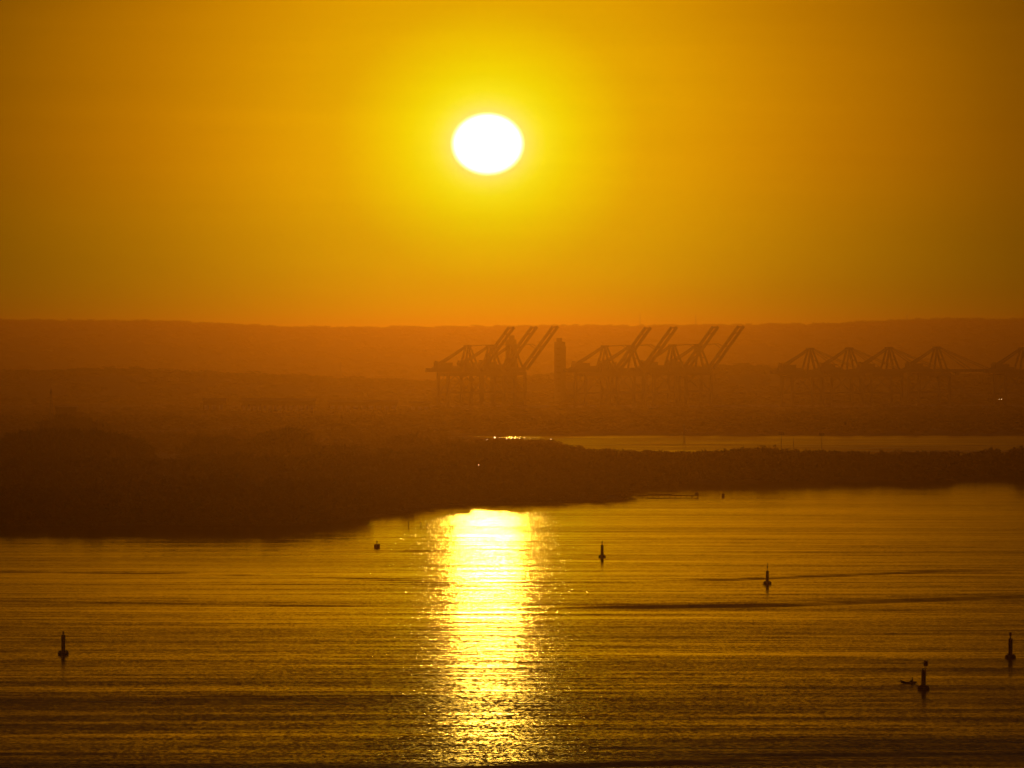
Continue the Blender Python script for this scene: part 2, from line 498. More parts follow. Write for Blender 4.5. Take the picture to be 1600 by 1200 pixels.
spots = []
y = 2330.0
while y < 5100:
    step = 8.5 if y < 3600 else 13.0
    x = -0.078 * y - 10
    while x < 0.078 * y + 10:
        xx = x + random.uniform(-.45, .45) * step; yy = y + random.uniform(-.5, .5) * step
        d0 = float(shore_dist_at_x(xx)); d1 = float(back_dist_at_x(xx))
        if d0 + 1.0 < yy < d1 - 4:
            px = 800 + xx * FPX / yy
            s_ = stand(xx, yy)
            hgt = 10.5 + 6.0 * s_ + random.uniform(-1.2, 1.6)
            if px > 700: hgt = 12.0 + 3.2 * s_ + random.uniform(-1, 1)
            if yy > d0 + 110 and random.random() < .12: x += step; continue
            if yy > d0 + 60 and px > 700:
                # keep the strip of trees in front of the back channel low enough to see the water
                lim = np.interp(px, [700, 800, 870, 905, 960, 1060, 1110, 1180, 1250, 1330, 1420, 1600], [684, 686, 689, 697, 700, 703, 702, 692, 696, 702, 705, 705])
                hmax = CAM_Z - (lim - HORIZON) * yy / FPX - 1.0 + random.uniform(-1.8, .8)
                hgt = min(hgt, hmax)
                if hgt < 3.5: x += step; continue
            if px < 745:
                off = yy - d0
                if px < 640 and 130 < off < 420: x += step; continue
                if yy > 4150: hgt = 3.0 + 3.5 * s_
                elif off > 130:
                    lim = np.interp(px, [-100, 220, 240, 285, 300, 370, 385, 480, 500, 580, 640, 700, 745],
                                    [705, 712, 722, 722, 712, 708, 712, 716, 708, 706, 700, 694, 690]) + 5 * math.sin(px / 9.0) + random.uniform(-2, 4)
                    hgt = min(hgt, CAM_Z - (lim - HORIZON) * yy / FPX)
                    if hgt < 3: x += step; continue
                else: hgt = 13.0 + 2.2 * math.sin(xx / 21.0) + random.uniform(-1.2, 1.2)
            if 560 < px < 1000:
                # a low muddy point under the sun: only further back does the wood grow tall
                line = np.interp(px, [560, 640, 690, 722, 737, 752, 785, 820, 860, 900, 1000], [832, 826, 812, 807, 797, 799, 803, 806, 801, 800, 796])
                cap = (yy - dwater(line)) * math.tan(SUN_EL) - .8 + random.choice((-2.0, -1.2, -.5, 0, 0, .7))
                hgt = min(hgt, cap)
                if hgt < 1.2: x += step; continue
            spots.append((xx, yy, .6, hgt, random.uniform(8.5, 13.5) * (hgt / 14) ** .5))
        x += step
    y += step * (1.0 if y < 2900 else 1.25)
for k in range(420):   # low skirts of foliage hanging over the water's edge
    xx = random.uniform(-330, 380); d0 = float(shore_dist_at_x(xx))
    lowpt = 560 < 800 + xx * FPX / d0 < 960
    spots.append((xx, d0 + random.uniform(1, 9), -.5, random.uniform(1.2, 2.0) if lowpt else random.uniform(3.5, 7.5), random.uniform(5, 9)))
# taller stands that rise out of the wood in front of the haze
for prof, dd, dep in (
        ([(-120, 700), (-60, 692), (0, 681), (30, 673), (60, 668), (100, 664), (150, 667), (180, 673), (190, 676), (216, 686), (228, 706), (240, 730)], 3450, 260),
        ([(292, 712), (302, 688), (318, 679), (350, 677), (362, 686), (374, 706)], 3850, 120),
        ([(384, 708), (394, 686), (408, 680), (430, 672), (442, 665), (462, 664), (470, 678), (482, 690), (490, 708)], 3850, 160),
        ([(488, 706), (500, 697), (525, 692), (552, 694), (568, 702), (580, 715)], 3600, 120),
        ([(596, 700), (608, 690), (625, 681), (650, 680), (662, 688), (680, 694), (700, 692), (730, 697)], 4000, 140),
        ([(30, 690), (90, 652), (120, 655), (170, 664)], 4500, 200)):
    a_, b_ = prof[0][0], prof[-1][0]
    n_t = int((b_ - a_) * dd / FPX * dep / 42)
    for _ in range(n_t):
        px = random.uniform(a_, b_); yy = dd + random.uniform(0, dep)
        top = np.interp(px, [p[0] for p in prof], [p[1] for p in prof]) + 2.6 * math.sin(px / 4.3) + random.uniform(-2.5, 7)
        hgt = CAM_Z - (top - HORIZON) * yy / FPX - .6
        if hgt > 3: spots.append((at(px, yy), yy, .6, hgt, random.uniform(9, 13)))
print('near trees', len(spots), 'far', sum(1 for _ in spots))
scatter(spots, 'mangrove_forest', 'dense dark mangrove wood covering the near river bank and spit', lambda y: 0 if y < 2480 else (1 if y < 2900 else (2 if y < 4000 else 3)))

far = []
for k in range(5200):
    yy = random.uniform(5150, 7300) if k < 1900 else (random.uniform(7700, 10050) if k < 3300 else random.uniform(10050, 15200))
    xx = random.uniform(-.082, .082) * yy
    z_ = float(hill_z(xx, yy))
    big = 1.0 if yy < 7400 else 1.5
    far.append((xx, yy, z_ - 1.0, random.uniform(5, 9.5) * (1 if yy < 6000 or yy > 7400 else .6), random.uniform(12, 24) * big))
for k in range(900):   # the wooded skyline of the long hill
    xx = random.uniform(-1250, 1250); yy = random.uniform(14800, 15100)
    far.append((xx, yy, float(hill_z(xx, yy)) - 2.5, random.uniform(5.5, 8.5) if random.random() < .93 else 11, random.uniform(12, 26)))
for k in range(420):   # and of the low ridge
    xx = random.uniform(-750, 750); yy = random.uniform(8650, 8850)
    far.append((xx, yy, float(hill_z(xx, yy)) - 1.5, random.uniform(6, 10), random.uniform(10, 24)))
scatter(far, 'distant_woodland', 'hazy scrub and woodland across the far plain, low ridge and long hill', lambda y: 2 if 14790 < y < 15110 or 8640 < y < 8860 else 3)

# single mangroves whose crowns can be picked out
def tree(x, y, z, hgt, w, seed, label, group=None):
    r_ = np.random.default_rng(seed)
    root = empty('mangrove_tree', (x, y, z), 0, label=label, cat='tree', group=group)
    trunk_pts(hgt, w, r_).build('trunk', M_BARK, root)
    t = crown_tris(620, w, hgt, .9, r_)
    o = np_mesh('crown', t.reshape(-1, 3), np.arange(len(t) * 3).reshape(-1, 3), M_FOL)
    o.parent = root
    return root
def tree_px(px, top, d, w_px, seed, label):
    hgt = zat(top, d) - .6
    tree(at(px, d), d, .6, hgt, w_px * d / FPX, seed, label)
tree_px(204, 681, 3560, 44, 11, 'broad rounded mangrove crown at the right end of the far left stand of trees')
tree_px(338, 678, 3800, 58, 12, 'wide domed mangrove crown on the skyline left of the tall double-crowned clump')
tree_px(448, 663, 4150, 40, 13, 'tallest mangrove crown above the wood, left of the long port shed')
tree_px(410, 678, 3900, 40, 14, 'round mangrove crown touching the left side of the tallest crown')
tree_px(528, 692, 3600, 64, 15, 'low spreading mangrove crown between the tallest crown and the three left cranes')
tree_px(634, 681, 3950, 34, 16, 'narrow mangrove crown below the gap left of the leftmost crane')
tree_px(96, 661, 4100, 70, 17, 'broad mangrove crown directly below the flat-roofed block at far left')
tree_px(1184, 690, 3330, 44, 18, 'tallest mangrove crown on the spit, below the rightmost raised crane boom')
tree_px(1594, 697, 3400, 26, 19, 'mangrove crown rising at the right edge in front of the back channel')
tree_px(892, 694, 3600, 36, 20, 'mangrove crown on the spit below the port tower')

# ------------------------------------------------------------------ ship-to-shore cranes
PHI = R(30)
def make_crane(boom_deg, label, group):
    """local +X runs out over the water, +Y along the quay; waterside legs at x=0"""
    GA, W, HG, HA, BL = 38.0, 20.0, 35.0, 61.5, 56.5
    root = empty('quay_crane', (0, 0, 0), 0, label=label, cat='crane', group=group)
    for sx in (-GA, 0):
        for sy in (-W / 2, W / 2):
            MB().box((sx, sy, 1.9 + (HG - 1.9) / 2), (2.7, 2.3, HG - 1.9)).build('leg', M_STEEL, root)
            tr = MB()
            for k in (-3, -1, 1, 3): tr.box((sx, sy + k * 1.0, .9), (.9, 1.5, 1.6))
            tr.box((sx, sy, 1.8), (1.0, 8.0, .4))
            tr.build('bogie', M_STEEL, root)
    for sx in (-GA, 0):
        MB().box((sx, 0, 3.1), (1.2, W - 2.0, 1.6)).build('sill_beam', M_STEEL, root)
        MB().box((sx, 0, HG - 1.0), (1.5, W - 2.0, 1.8)).build('cross_beam', M_STEEL, root)
    for sy in (-W / 2, W / 2):
        MB().box((-GA / 2, sy, 14.5), (GA - 2.2, 1.3, 2.0)).build('portal_beam', M_STEEL, root)
        MB().box((-GA / 2, sy, HG - 1.9), (GA - 2.2, 1.4, 3.8)).build('portal_beam', M_STEEL, root)
        MB().bar((-GA + 1.1, sy, 15.5), (-GA / 2, sy, HG - 3.8), .9).build('brace', M_STEEL, root)
        MB().bar((-1.1, sy, 15.5), (-GA / 2 + .9, sy, HG - 3.8), .9).build('brace', M_STEEL, root)
    # fixed girder with trolley rails, machinery house and back reach
    gz = HG + 2.2
    for sy in (-4.2, 4.2):
        MB().box((-26, sy, gz), (60, 1.5, 3.8)).build('girder', M_STEEL, root)
    for k in range(5): MB().box((-54 + k * 12.5, 0, gz), (.8, 7.0, 1.2)).build('cross_beam', M_STEEL, root)
    mh = MB().box((-38, 0, gz + 4.4), (17, 8.5, 5.4)).build('machinery_house', M_GREY, root)
    MB().box((-38, 0, gz + 7.4), (17.8, 9.2, .5)).build('roof', M_GREY, mh)
    MB().box((-46, 0, gz + 8.6), (2.5, 3, 1.6)).build('hoist_box', M_GREY, mh)
    MB().box((-24, 0, gz + 3.0), (9, 6, 2.6)).build('electrical_house', M_GREY, root)
    for sy in (-1, 1):
        MB().bar((1.5, sy * 6.0, HG), (-8.5, sy * 2.2, HA), 1.8).build('a_frame_leg', M_STEEL, root)
        MB().bar((-17.0, sy * 6.0, HG), (-10.5, sy * 2.2, HA), 1.6).build('a_frame_leg', M_STEEL, root)
        MB().bar((-11, sy * 2.4, HA), (-50, sy * 4.0, gz + 1.2), 1.1).build('backstay', M_STEEL, root)
        MB().bar((-11, sy * 2.4, HA - .5), (-41, sy * 4.0, gz + 7.8), .7).build('backstay', M_STEEL, root)
    MB().box((-9.5, 0, HA + .2), (6.0, 7.0, 1.6)).build('apex_head', M_STEEL, root)
    MB().box((-4.6, 0, HG + 14), (.9, 8.6, .9)).build('cross_beam', M_STEEL, root)
    # boom, hinged over the waterside legs
    a = R(boom_deg); hx, hz = 5.0, gz
    def bp(t, off=0.0): return (hx + t * math.cos(a) - off * math.sin(a), hz + t * math.sin(a) + off * math.cos(a))
    for sy in (-5.0, 5.0):
        x0, z0 = bp(0); x1, z1 = bp(BL)
        MB().bar((x0, sy, z0), (x1, sy, z1), 1.5, 2.8).build('boom_girder', M_STEEL, root)
    for k in range(5):
        x0, z0 = bp((2, 16, 30, BL - 9.0, BL - .8)[k])
        MB().bar((x0, -4.2, z0), (x0, 4.2, z0), 1.0, 1.6).build('boom_tie', M_STEEL, root)
    for sy in (-1, 1):
        x1, z1 = bp(26, 1.4); x2, z2 = bp(50, 1.4)
        if boom_deg < 20: segs = (((-8, 2.4, HA), (x1, 4.6, z1)), ((-8, 2.4, HA + .5), (x2, 4.6, z2)))
        else:
            kx, kz = (x1 * .5 + 2, (z1 + HA) / 2 + 3)
            segs = (((-8, 2.4, HA), (kx, 3.4, kz)), ((kx, 3.4, kz), (x1, 4.6, z1)))
        for p_, q_ in segs:
            MB().bar((p_[0], sy * p_[1], p_[2]), (q_[0], sy * q_[1], q_[2]), .55).build('forestay', M_STEEL, root)
    MB().box((-6 if boom_deg > 20 else 16, 0, gz - 3.6), (4, 3, 3)).box((-6 if boom_deg > 20 else 16, 0, gz - 1.7), (5, 8.2, .8)).build('trolley_cab', M_GREY, root)
    st = MB()
    for k in range(6):
        z0 = 4 + k * 5.2; st.bar((-GA - 1.6, -4 if k % 2 else 4, z0), (-GA - 1.6, 4 if k % 2 else -4, z0 + 5), .5)
    st.build('stairway', M_STEEL, root)
    return root

QD = 7400.0
raised = [(731, 7420), (767, 7470), (800, 7520), (945, 7380), (986, 7440), (1051, 7500), (1091, 7560)]
r_labels = ['leftmost quay crane with raised boom, its A-frame clear against the hazy hill',
            'middle one of the three raised-boom cranes left of the port tower',
            'right one of the three raised-boom cranes, boom ending just left of the port tower',
            'raised-boom crane next right of the port tower, full A-frame visible',
            'second raised-boom crane right of the port tower',
            'third raised-boom crane right of the port tower, A-frame in front of the gap',
            'rightmost quay crane with raised boom, nothing but haze right of its boom']
def place_crane(o, apex_px, d):
    # the apex sits 9.5 m landward of the waterside legs
    o.location = (at(apex_px, d) + 9.5 * math.cos(PHI), d, 2.4)
    o.rotation_euler = (0, 0, PHI)
    o.scale = (d / 7400,) * 3
base = make_crane(50.0, r_labels[0], 'quay cranes with booms raised')
place_crane(base, *raised[0])
for (px, d), lb in zip(raised[1:], r_labels[1:]):
    c = copy_tree(base); c['label'] = lb; place_crane(c, px, d)
lowered = [(1265, 7380), (1326, 7440), (1388, 7500), (1463, 7560), (1597, 7480)]
l_labels = ['leftmost of the quay cranes with lowered booms',
            'second lowered-boom crane from the left',
            'third lowered-boom crane, in the middle of the right-hand row',
            'fourth lowered-boom crane with its boom and long forestay reaching over the open gap',
            'lowered-boom crane cut by the right edge of the picture']
base2 = make_crane(0.0, l_labels[0], 'quay cranes with booms lowered')
for i, ((px, d), lb) in enumerate(zip(lowered, l_labels)):
    c = base2 if i == 0 else copy_tree(base2)
    c['label'] = lb; place_crane(c, px, d)
    k = .96
    c.scale = (d / 7400 * k,) * 3

# quay under the cranes
qm = MB()
for (x0, x1, d) in ((640, 860, 7450), (890, 1190, 7450), (1190, 1660, 7450)):
    qm.box(((at(x0, d) + at(x1, d)) / 2, d + 30, 1.2), (at(x1, d) - at(x0, d) - 1, 420, 2.35))
tag(qm.build('quay', M_GREY), kind='structure')

# ------------------------------------------------------------------ port buildings
def box_px(mb, x0, x1, top, bottom, d, depth):
    X0, X1 = at(x0, d), at(x1, d); z1 = zat(top, d); z0 = zat(bottom, d)
    mb.box(((X0 + X1) / 2, d, (z0 + z1) / 2), (X1 - X0, depth, z1 - z0))
def tower(px0, px1, top, d, label, steps):
    r0 = empty('silo_tower', (at((px0 + px1) / 2, d), d, 1.4), 0, label=label, cat='tower')
    w = (px1 - px0) * d / FPX; ht = zat(top, d) - 1.4
    MB().box((0, 0, ht * .47), (w, w * .9, ht * .94)).build('shaft', M_GREY, r0)
    MB().box((steps * w, 0, ht * .97), (w * .52, w * .6, ht * .06)).build('lift_head', M_GREY, r0)
    MB().box((w * .44, 0, ht * .44), (w * .24, w * .7, ht * .88)).build('side_shaft', M_GREY, r0)
    for k in range(9):
        MB().box((-w * .12, -w * .455, ht * (.12 + k * .09)), (w * .34, .2, ht * .022)).build('window', M_GLASSD, r0)
    ex = MB().box((w * 1.0, 0, ht * .08), (w * 1.6, w * 1.4, ht * .16))
    ex.build('annex', M_GREY, r0)
    return r0
tower(866, 883, 528, 7800, 'tall grey port tower with narrower top standing alone between the two groups of raised cranes', -.04)
tower(790, 807, 524, 8150, 'faint tall block behind the three left cranes, just right of the first raised boom', .05)
t2 = empty('apartment_block', (at(776, 8180), 8180, 1.4), 0, label='faint wide block behind the left cranes, lower than the tower beside it', cat='building')
MB().box((0, 0, 20), (15, 14, 44)).build('wall', M_GREY, t2)
MB().box((0, 0, 42.6), (16, 15, 1.1)).build('roof', M_ROOF, t2)
for k in range(6): MB().box((0, -7.1, 5 + k * 6), (11, .2, 2.2)).build('window', M_GLASSD, t2)

def shed(x0, x1, top, bottom, d, label, n_open=0):
    r0 = empty('port_shed', (at((x0 + x1) / 2, d), d, 1.2), 0, label=label, cat='warehouse')
    w = (x1 - x0) * d / FPX; ht = zat(top, d) - 1.2
    MB().box((0, 0, ht * .42), (w, 26, ht * .84)).build('wall', M_DARKWALL, r0)
    rf = MB(); hw, hd = w / 2 + .8, 14
    rf.add([(-hw, -hd, ht * .845), (hw, -hd, ht * .845), (hw, 0, ht), (-hw, 0, ht), (hw, hd, ht * .845), (-hw, hd, ht * .845)],
           [(0, 1, 2, 3), (3, 2, 4, 5), (0, 3, 5), (1, 4, 2), (0, 5, 4, 1)])
    rf.build('roof', M_DARKWALL, r0)
    for k in range(n_open):
        MB().box((-w / 2 + (k + .5) * w / n_open, -13.1, ht * .4), (w / n_open * .6, .25, ht * .30)).build('opening_light', M_OPENING_LIGHT, r0)  # pale panels painted as the light showing through the open shed side
    return r0
shed(378, 492, 622, 640, 6700, 'very long low port shed left of the narrower shed near the cranes', 14)
shed(514, 622, 625, 640, 6900, 'shorter long port shed just left of the leftmost crane', 9)
shed(640, 672, 627, 640, 6900, 'small port shed beside the foot of the leftmost crane', 3)
shed(318, 352, 622, 640, 6800, 'small shed at the left end of the very long shed', 3)
b0 = empty('flat_roofed_block', (at(108, 5600), 5600, 1.2), 0, label='dark flat-roofed block above the trees at far left, beside the slender mast', cat='building')
hb = zat(636, 5600) - 1.2
MB().box((-2, 0, hb / 2), (16, 14, hb)).build('wall', M_DARKWALL, b0)
MB().box((8, 0, hb * .38), (6, 12, hb * .76)).build('side_wing', M_DARKWALL, b0)
MB().box((-2, 0, hb + .35), (17, 15, .7)).build('roof', M_ROOF, b0)
for k in range(4): MB().box((-8 + k * 4, -7.1, hb * .7), (2, .2, 1.6)).build('window', M_GLASSD, b0)

def mast(px, top, bottom, d, wbase, label, z0=None, dish=True):
    zb = z0 if z0 is not None else max(zat(bottom, d), 1.0)
    r0 = empty('radio_mast', (at(px, d), d, zb), 0, label=label, cat='mast')
    ht = zat(top, d) - zb
    m = MB(); w2 = wbase / 2
    for sx, sy in ((-1, -1), (1, -1), (1, 1), (-1, 1)):
        m.bar((sx * w2, sy * w2, 0), (sx * w2 * .25, sy * w2 * .25, ht), max(.18, wbase * .12))
    n = 10
    for k in range(n):
        t0, t1 = k / n, (k + 1) / n
        a0, a1 = w2 * (1 - .75 * t0), w2 * (1 - .75 * t1)
        for s1_, s2_ in (((-1, -1), (1, -1)), ((1, -1), (1, 1)), ((1, 1), (-1, 1)), ((-1, 1), (-1, -1))):
            m.bar((s1_[0] * a0, s1_[1] * a0, ht * t0), (s2_[0] * a1, s2_[1] * a1, ht * t1), max(.12, wbase * .07))
    m.build('lattice', M_STEEL, r0)
    MB().lathe([(.12, ht), (.08, ht * 1.06)], 6).build('antenna', M_STEEL, r0)
    if dish:
        MB().box((0, -w2 * .4, ht * .9), (wbase * .8, .5, wbase * .7)).build('antenna_panel', M_GREY, r0)
    return r0
mast(80, 608, 660, 5200, 2.4, 'slender lattice mast just left of the flat-roofed block at far left')
mast(155, 610, 640, 7600, 2.0, 'faint thin mast right of the flat-roofed block, on the left plain')
mast(532, 566, 600, 10000, 3.0, 'faint mast on the low ridge left of the three left cranes')
mast(1000, 490, 512, 15000, 4.0, 'small mast on the long hill above the boom tips of the middle crane group', dish=False)
mast(1087, 491, 511, 15000, 4.0, 'small mast on the long hill between the two rightmost raised booms', dish=False)
mast(1417, 491, 504, 15000, 4.0, 'small mast on the long hill above the row of lowered cranes', dish=False)
mast(1069, 661, 700, 4000, 1.4, 'slim dark mast rising from the spit in front of the back channel')

def pole(px, top, d, label, head=True, foot=None):
    r0 = empty('light_pole', (at(px, d), d, .6), 0, label=label, cat='light pole', group='light poles on the spit')
    ht = zat(top, d) - .6
    MB().lathe([(.22, 0), (.12, ht)], 8).build('post', M_STEEL, r0)
    if head:
        hd = MB().box((0, 0, ht), (2.6, .9, .5))
        for k in (-1, 0, 1): hd.box((k * .9, -.3, ht + .7), (.6, .5, .8))
        hd.build('lamp_head', M_STEEL, r0)
pole(1221, 679, 3480, 'unlit floodlight pole on the spit right of the slim mast, shorter head')
pole(1284, 680, 3480, 'unlit floodlight pole on the spit, the one nearer the right')
pole(1240, 684, 3500, 'bare headless pole between the two floodlight poles', head=False)

# ------------------------------------------------------------------ buoys
def make_buoy(body_h, body_r, marks, label, mat, dx=0.0, cage=True):
    """pillar buoy: float, skirt, pillar, mast and topmarks"""
    root = empty('navigation_buoy', (0, 0, 0), 0, label=label, cat='buoy', group='channel buoys on the river')
    MB().lathe([(.45, -1.2), (.55, -.35), (.95, -.25), (1.03, -.05), (1.03, .42), (.98, .58), (.86, .66)], 24).build('float', mat, root, True)
    fe = MB()
    for k in range(12):
        a0, a1 = k * math.pi / 6, (k + 1) * math.pi / 6
        fe.bar((1.06 * math.cos(a0), 1.06 * math.sin(a0), .22), (1.06 * math.cos(a1), 1.06 * math.sin(a1), .22), .12)
    fe.build('fender', M_RUBBER, root)
    MB().lathe([(body_r * 1.05, .66), (body_r, .8), (body_r, body_h - .25), (body_r * 1.06, body_h - .2), (body_r * 1.06, body_h - .08), (body_r * .7, body_h)], 20).build('pillar', mat, root, True)
    ld = MB()
    for s_ in (-.16, .16): ld.bar((s_, -body_r - .08, .7), (s_, -body_r - .08, body_h), .04)
    for k in range(7): ld.bar((-.16, -body_r - .08, .9 + k * (body_h - 1) / 7), (.16, -body_r - .08, .9 + k * (body_h - 1) / 7), .035)
    ld.build('ladder', M_RUBBER, root)
    for s_ in (-.55, .55): MB().lathe([(.07, .62), (.10, .8), (.07, .86)], 8, (s_, -.5, 0)).build('lifting_eye', mat, root)
    MB().lathe([(.13, body_h), (.13, body_h + .24), (.16, body_h + .26), (.05, body_h + .34)], 10, (-dx * .5, 0, 0)).build('lantern', M_GLASSD, root)
    if marks:
        top = max(m[1] + m[2] for m in marks)
        MB().lathe([(.055, body_h - .3), (.045, top)], 8, (dx, 0, 0)).build('topmark_mast', mat, root)
        for kind, z0, hh, r_ in marks:
            if kind == 'can': pr = [(r_, z0), (r_, z0 + hh)]
            elif kind == 'up': pr = [(r_, z0), (.03, z0 + hh)]
            elif kind == 'down': pr = [(.03, z0), (r_, z0 + hh)]
            else: pr = [(.05, z0), (r_, z0 + hh * .45), (.05, z0 + hh)]
            MB().lathe(pr, 16, (dx, 0, 0)).build('topmark', mat, root)
    return root
def put(o, px, wl, rz=0.0, tilt=(0, 0)):
    d = dwater(wl)
    o.location = (at(px, d), d, 0)
    o.rotation_euler = (tilt[0], tilt[1], rz)
b1 = make_buoy(3.42, .40, [('can', 4.15, .92, .37)], 'pillar buoy with large can topmark, beside the canoe', M_BUOY, dx=.33)
put(b1, 1443, 1077.5, tilt=(0, R(.8)))
b2 = make_buoy(3.85, .41, [('can', 4.28, .72, .23)], 'pillar buoy with narrow can topmark near the right edge of the picture', M_BUOY, dx=.0)
put(b2, 1579, 1028.5)
b3 = make_buoy(3.85, .40, [('up', 4.10, .60, .28)], 'lone pillar buoy on the left half of the river', M_BUOYG)
put(b3, 98.7, 1022.5)
b4 = make_buoy(3.35, .39, [('down', 4.75, .52, .22), ('diamond', 4.0, .58, .22)], 'pillar buoy with two small topmarks one above the other, below the spit', M_BUOYY, dx=.02)
put(b4, 1199, 912.5)
b5 = make_buoy(3.65, .42, [('up', 4.15, .72, .26)], 'pillar buoy nearest to the right side of the glittering sun path', M_BUOYG)
put(b5, 940.8, 871.0)
# squat buoy
b6 = empty('mooring_buoy', (0, 0, 0), 0, label='small squat drum buoy with a short post, left of the sun path', cat='buoy')
MB().lathe([(.8, -.4), (.9, 0), (.9, 1.0), (.84, 1.12)], 20).build('drum', M_BUOY, b6, True)
MB().lathe([(.13, 1.12), (.13, 1.7), (.22, 1.72), (.22, 2.0), (.1, 2.15)], 10).build('post', M_BUOY, b6)
MB().lathe([(.93, .45), (.97, .5), (.93, .6)], 20).build('fender', M_RUBBER, b6)
put(b6, 589, 856)
b7 = empty('mooring_buoy', (0, 0, 0), 0, label='tiny dark drum buoy right of the end of the low jetty', cat='buoy')
MB().lathe([(.5, -.4), (.62, 0), (.62, 1.25), (.5, 1.5)], 16).build('drum', M_BUOYY, b7, True)
MB().lathe([(.08, 1.5), (.08, 1.95)], 8).build('post', M_BUOYY, b7)
put(b7, 1130, 777)

# poles standing in the shallows
for px, top, wl, lb in ((638, 814, 824, 'thin stake in the water at the point of the wooded bank'),
                        (657.5, 815, 823, 'left one of two thin stakes at the left edge of the sun path'),
                        (667, 817, 823, 'right one of two thin stakes at the left edge of the sun path')):
    d = dwater(wl)
    o = MB().lathe([(.14, -.8), (.16, .4), (.11, (wl - top) * d / FPX)], 7).build('mooring_stake', M_WOOD)
    o.location = (at(px, d), d, 0); o.rotation_euler = (R(1), R(random.uniform(-3, 3)), 0)
    tag(o, lb, 'stake', 'stakes in the shallows')

# ------------------------------------------------------------------ jetty
dj = dwater(777)
jx0, jx1 = at(984, dj), at(1092, dj)
jt = empty('jetty', ((jx0 + jx1) / 2, dj, 0), 0, label='long low jetty with railing posts running out from the spit', cat='jetty')
L = jx1 - jx0
for k in range(18):
    w_ = L / 18
    MB().box((-L / 2 + (k + .5) * w_, 0, .80 + .02 * (k % 2)), (w_ - .08, 2.6, .42)).build('deck_panel', M_WOOD, jt)
for k in range(13):
    for sy in (-1.1, 1.1):
        MB().lathe([(.16, -1.0), (.16, .84)], 7, (-L / 2 + .5 + k * (L - 1) / 12, sy, 0)).build('pile', M_WOOD, jt)
for k in range(9):
    MB().box((L / 2 - 10.0 + k * 1.2, 1.15, 1.6), (.14, .14, 1.1)).build('rail_post', M_WOOD, jt)
MB().box((L / 2 - 5.2, 1.15, 2.2), (9.8, .1, .12)).build('handrail', M_WOOD, jt)
MB().box((L / 2 - .9, 0, 1.5), (1.4, 1.8, .85)).build('end_block', M_GREY, jt)
MB().box((-L / 2 + 12, 0.3, 1.25), (10, 1.6, .35)).build('ramp', M_WOOD, jt)

# ------------------------------------------------------------------ canoe and paddler
dc = dwater(1068.5)
cn = empty('canoe', (at(1419.5, dc), dc, 0), 0, label='slim dug-out canoe with upswept bow, paddled beside the can-topped buoy', cat='canoe')
sec = 18; V_, F_ = [], []
LC = 2.95
for i in range(sec + 1):
    t = -1 + 2 * i / sec
    x = t * LC / 2 * 1.0
    hw = .36 * (1 - abs(t) ** 2.6) + .012
    top = .34 + (.46 * max(0, -t) ** 2.4) + .10 * max(0, t) ** 3
    bot = -.10 + .22 * abs(t) ** 3 + (.2 * max(0, -t) ** 4)
    ring = [(-hw, top), (-hw * .85, (top + bot) / 2), (-hw * .4, bot), (hw * .4, bot), (hw * .85, (top + bot) / 2), (hw, top),
            (hw * .82, top - .02), (hw * .6, bot + .08), (-hw * .6, bot + .08), (-hw * .82, top - .02)]
    V_ += [(x, a_, z_) for a_, z_ in ring]
n_r = 10
for i in range(sec):
    for k in range(n_r):
        a_ = i * n_r + k; b_ = i * n_r + (k + 1) % n_r
        F_.append((a_, b_, b_ + n_r, a_ + n_r))
F_.append(tuple(range(n_r))[::-1]); F_.append(tuple(sec * n_r + k for k in range(n_r)))
hm = MB(); hm.add(V_, F_); hull = hm.build('hull', M_WOOD, cn, True)
MB().bar((-LC / 2 + .02, 0, .72), (-LC / 2 - .10, 0, 1.02), .07).build('stem', M_WOOD, cn)
MB().box((.75, 0, .22), (.22, .56, .05)).build('thwart', M_WOOD, cn)
MB().box((-.5, 0, .24), (.18, .58, .05)).build('thwart', M_WOOD, cn)

def skin_body(name, joints, edges, mat, parent, root_i=0, lev=2):
    me = bpy.data.meshes.new(name)
    me.from_pydata([j[:3] for j in joints], edges, [])
    o = bpy.data.objects.new(name, me); COL.objects.link(o)
    sk = o.modifiers.new('skin', 'SKIN')
    sub = o.modifiers.new('sub', 'SUBSURF'); sub.levels = lev; sub.render_levels = lev
    if not me.skin_vertices: 
        bpy.context.view_layer.update()
    for i, j in enumerate(joints):
        me.skin_vertices[0].data[i].radius = (j[3], j[3])
        me.skin_vertices[0].data[i].use_root = (i == root_i)
    me.materials.append(mat)
    if parent: o.parent = parent
    return o
# seated paddler, facing the bow (-X)
pr = empty('person', (at(1419.5, dc) + .78, dc, .22), 0, label='person in dark clothes sitting in the stern of the canoe with a paddle', cat='person')
J = [(0, 0, .12, .155), (-.02, 0, .30, .15), (-.06, 0, .50, .17), (-.08, 0, .60, .10), (-.09, 0, .68, .055), (-.11, 0, .80, .13), (-.115, 0, .90, .12),
     (-.07, .19, .57, .065), (-.22, .27, .36, .05), (-.42, .18, .34, .036), (-.50, .16, .34, .04),
     (-.07, -.19, .57, .065), (-.20, -.30, .38, .05), (-.38, -.26, .50, .036), (-.44, -.25, .54, .04),
     (-.05, .11, .10, .10), (-.42, .14, .24, .075), (-.62, .12, -.05, .05), (-.74, .12, -.08, .045),
     (-.05, -.11, .10, .10), (-.42, -.14, .24, .075), (-.62, -.12, -.05, .05), (-.74, -.12, -.08, .045)]
E = [(0, 1), (1, 2), (2, 3), (3, 4), (4, 5), (5, 6), (2, 7), (7, 8), (8, 9), (9, 10), (2, 11), (11, 12), (12, 13), (13, 14),
     (0, 15), (15, 16), (16, 17), (17, 18), (0, 19), (19, 20), (20, 21), (21, 22)]
skin_body('body', J, E, M_SHIRT, pr)
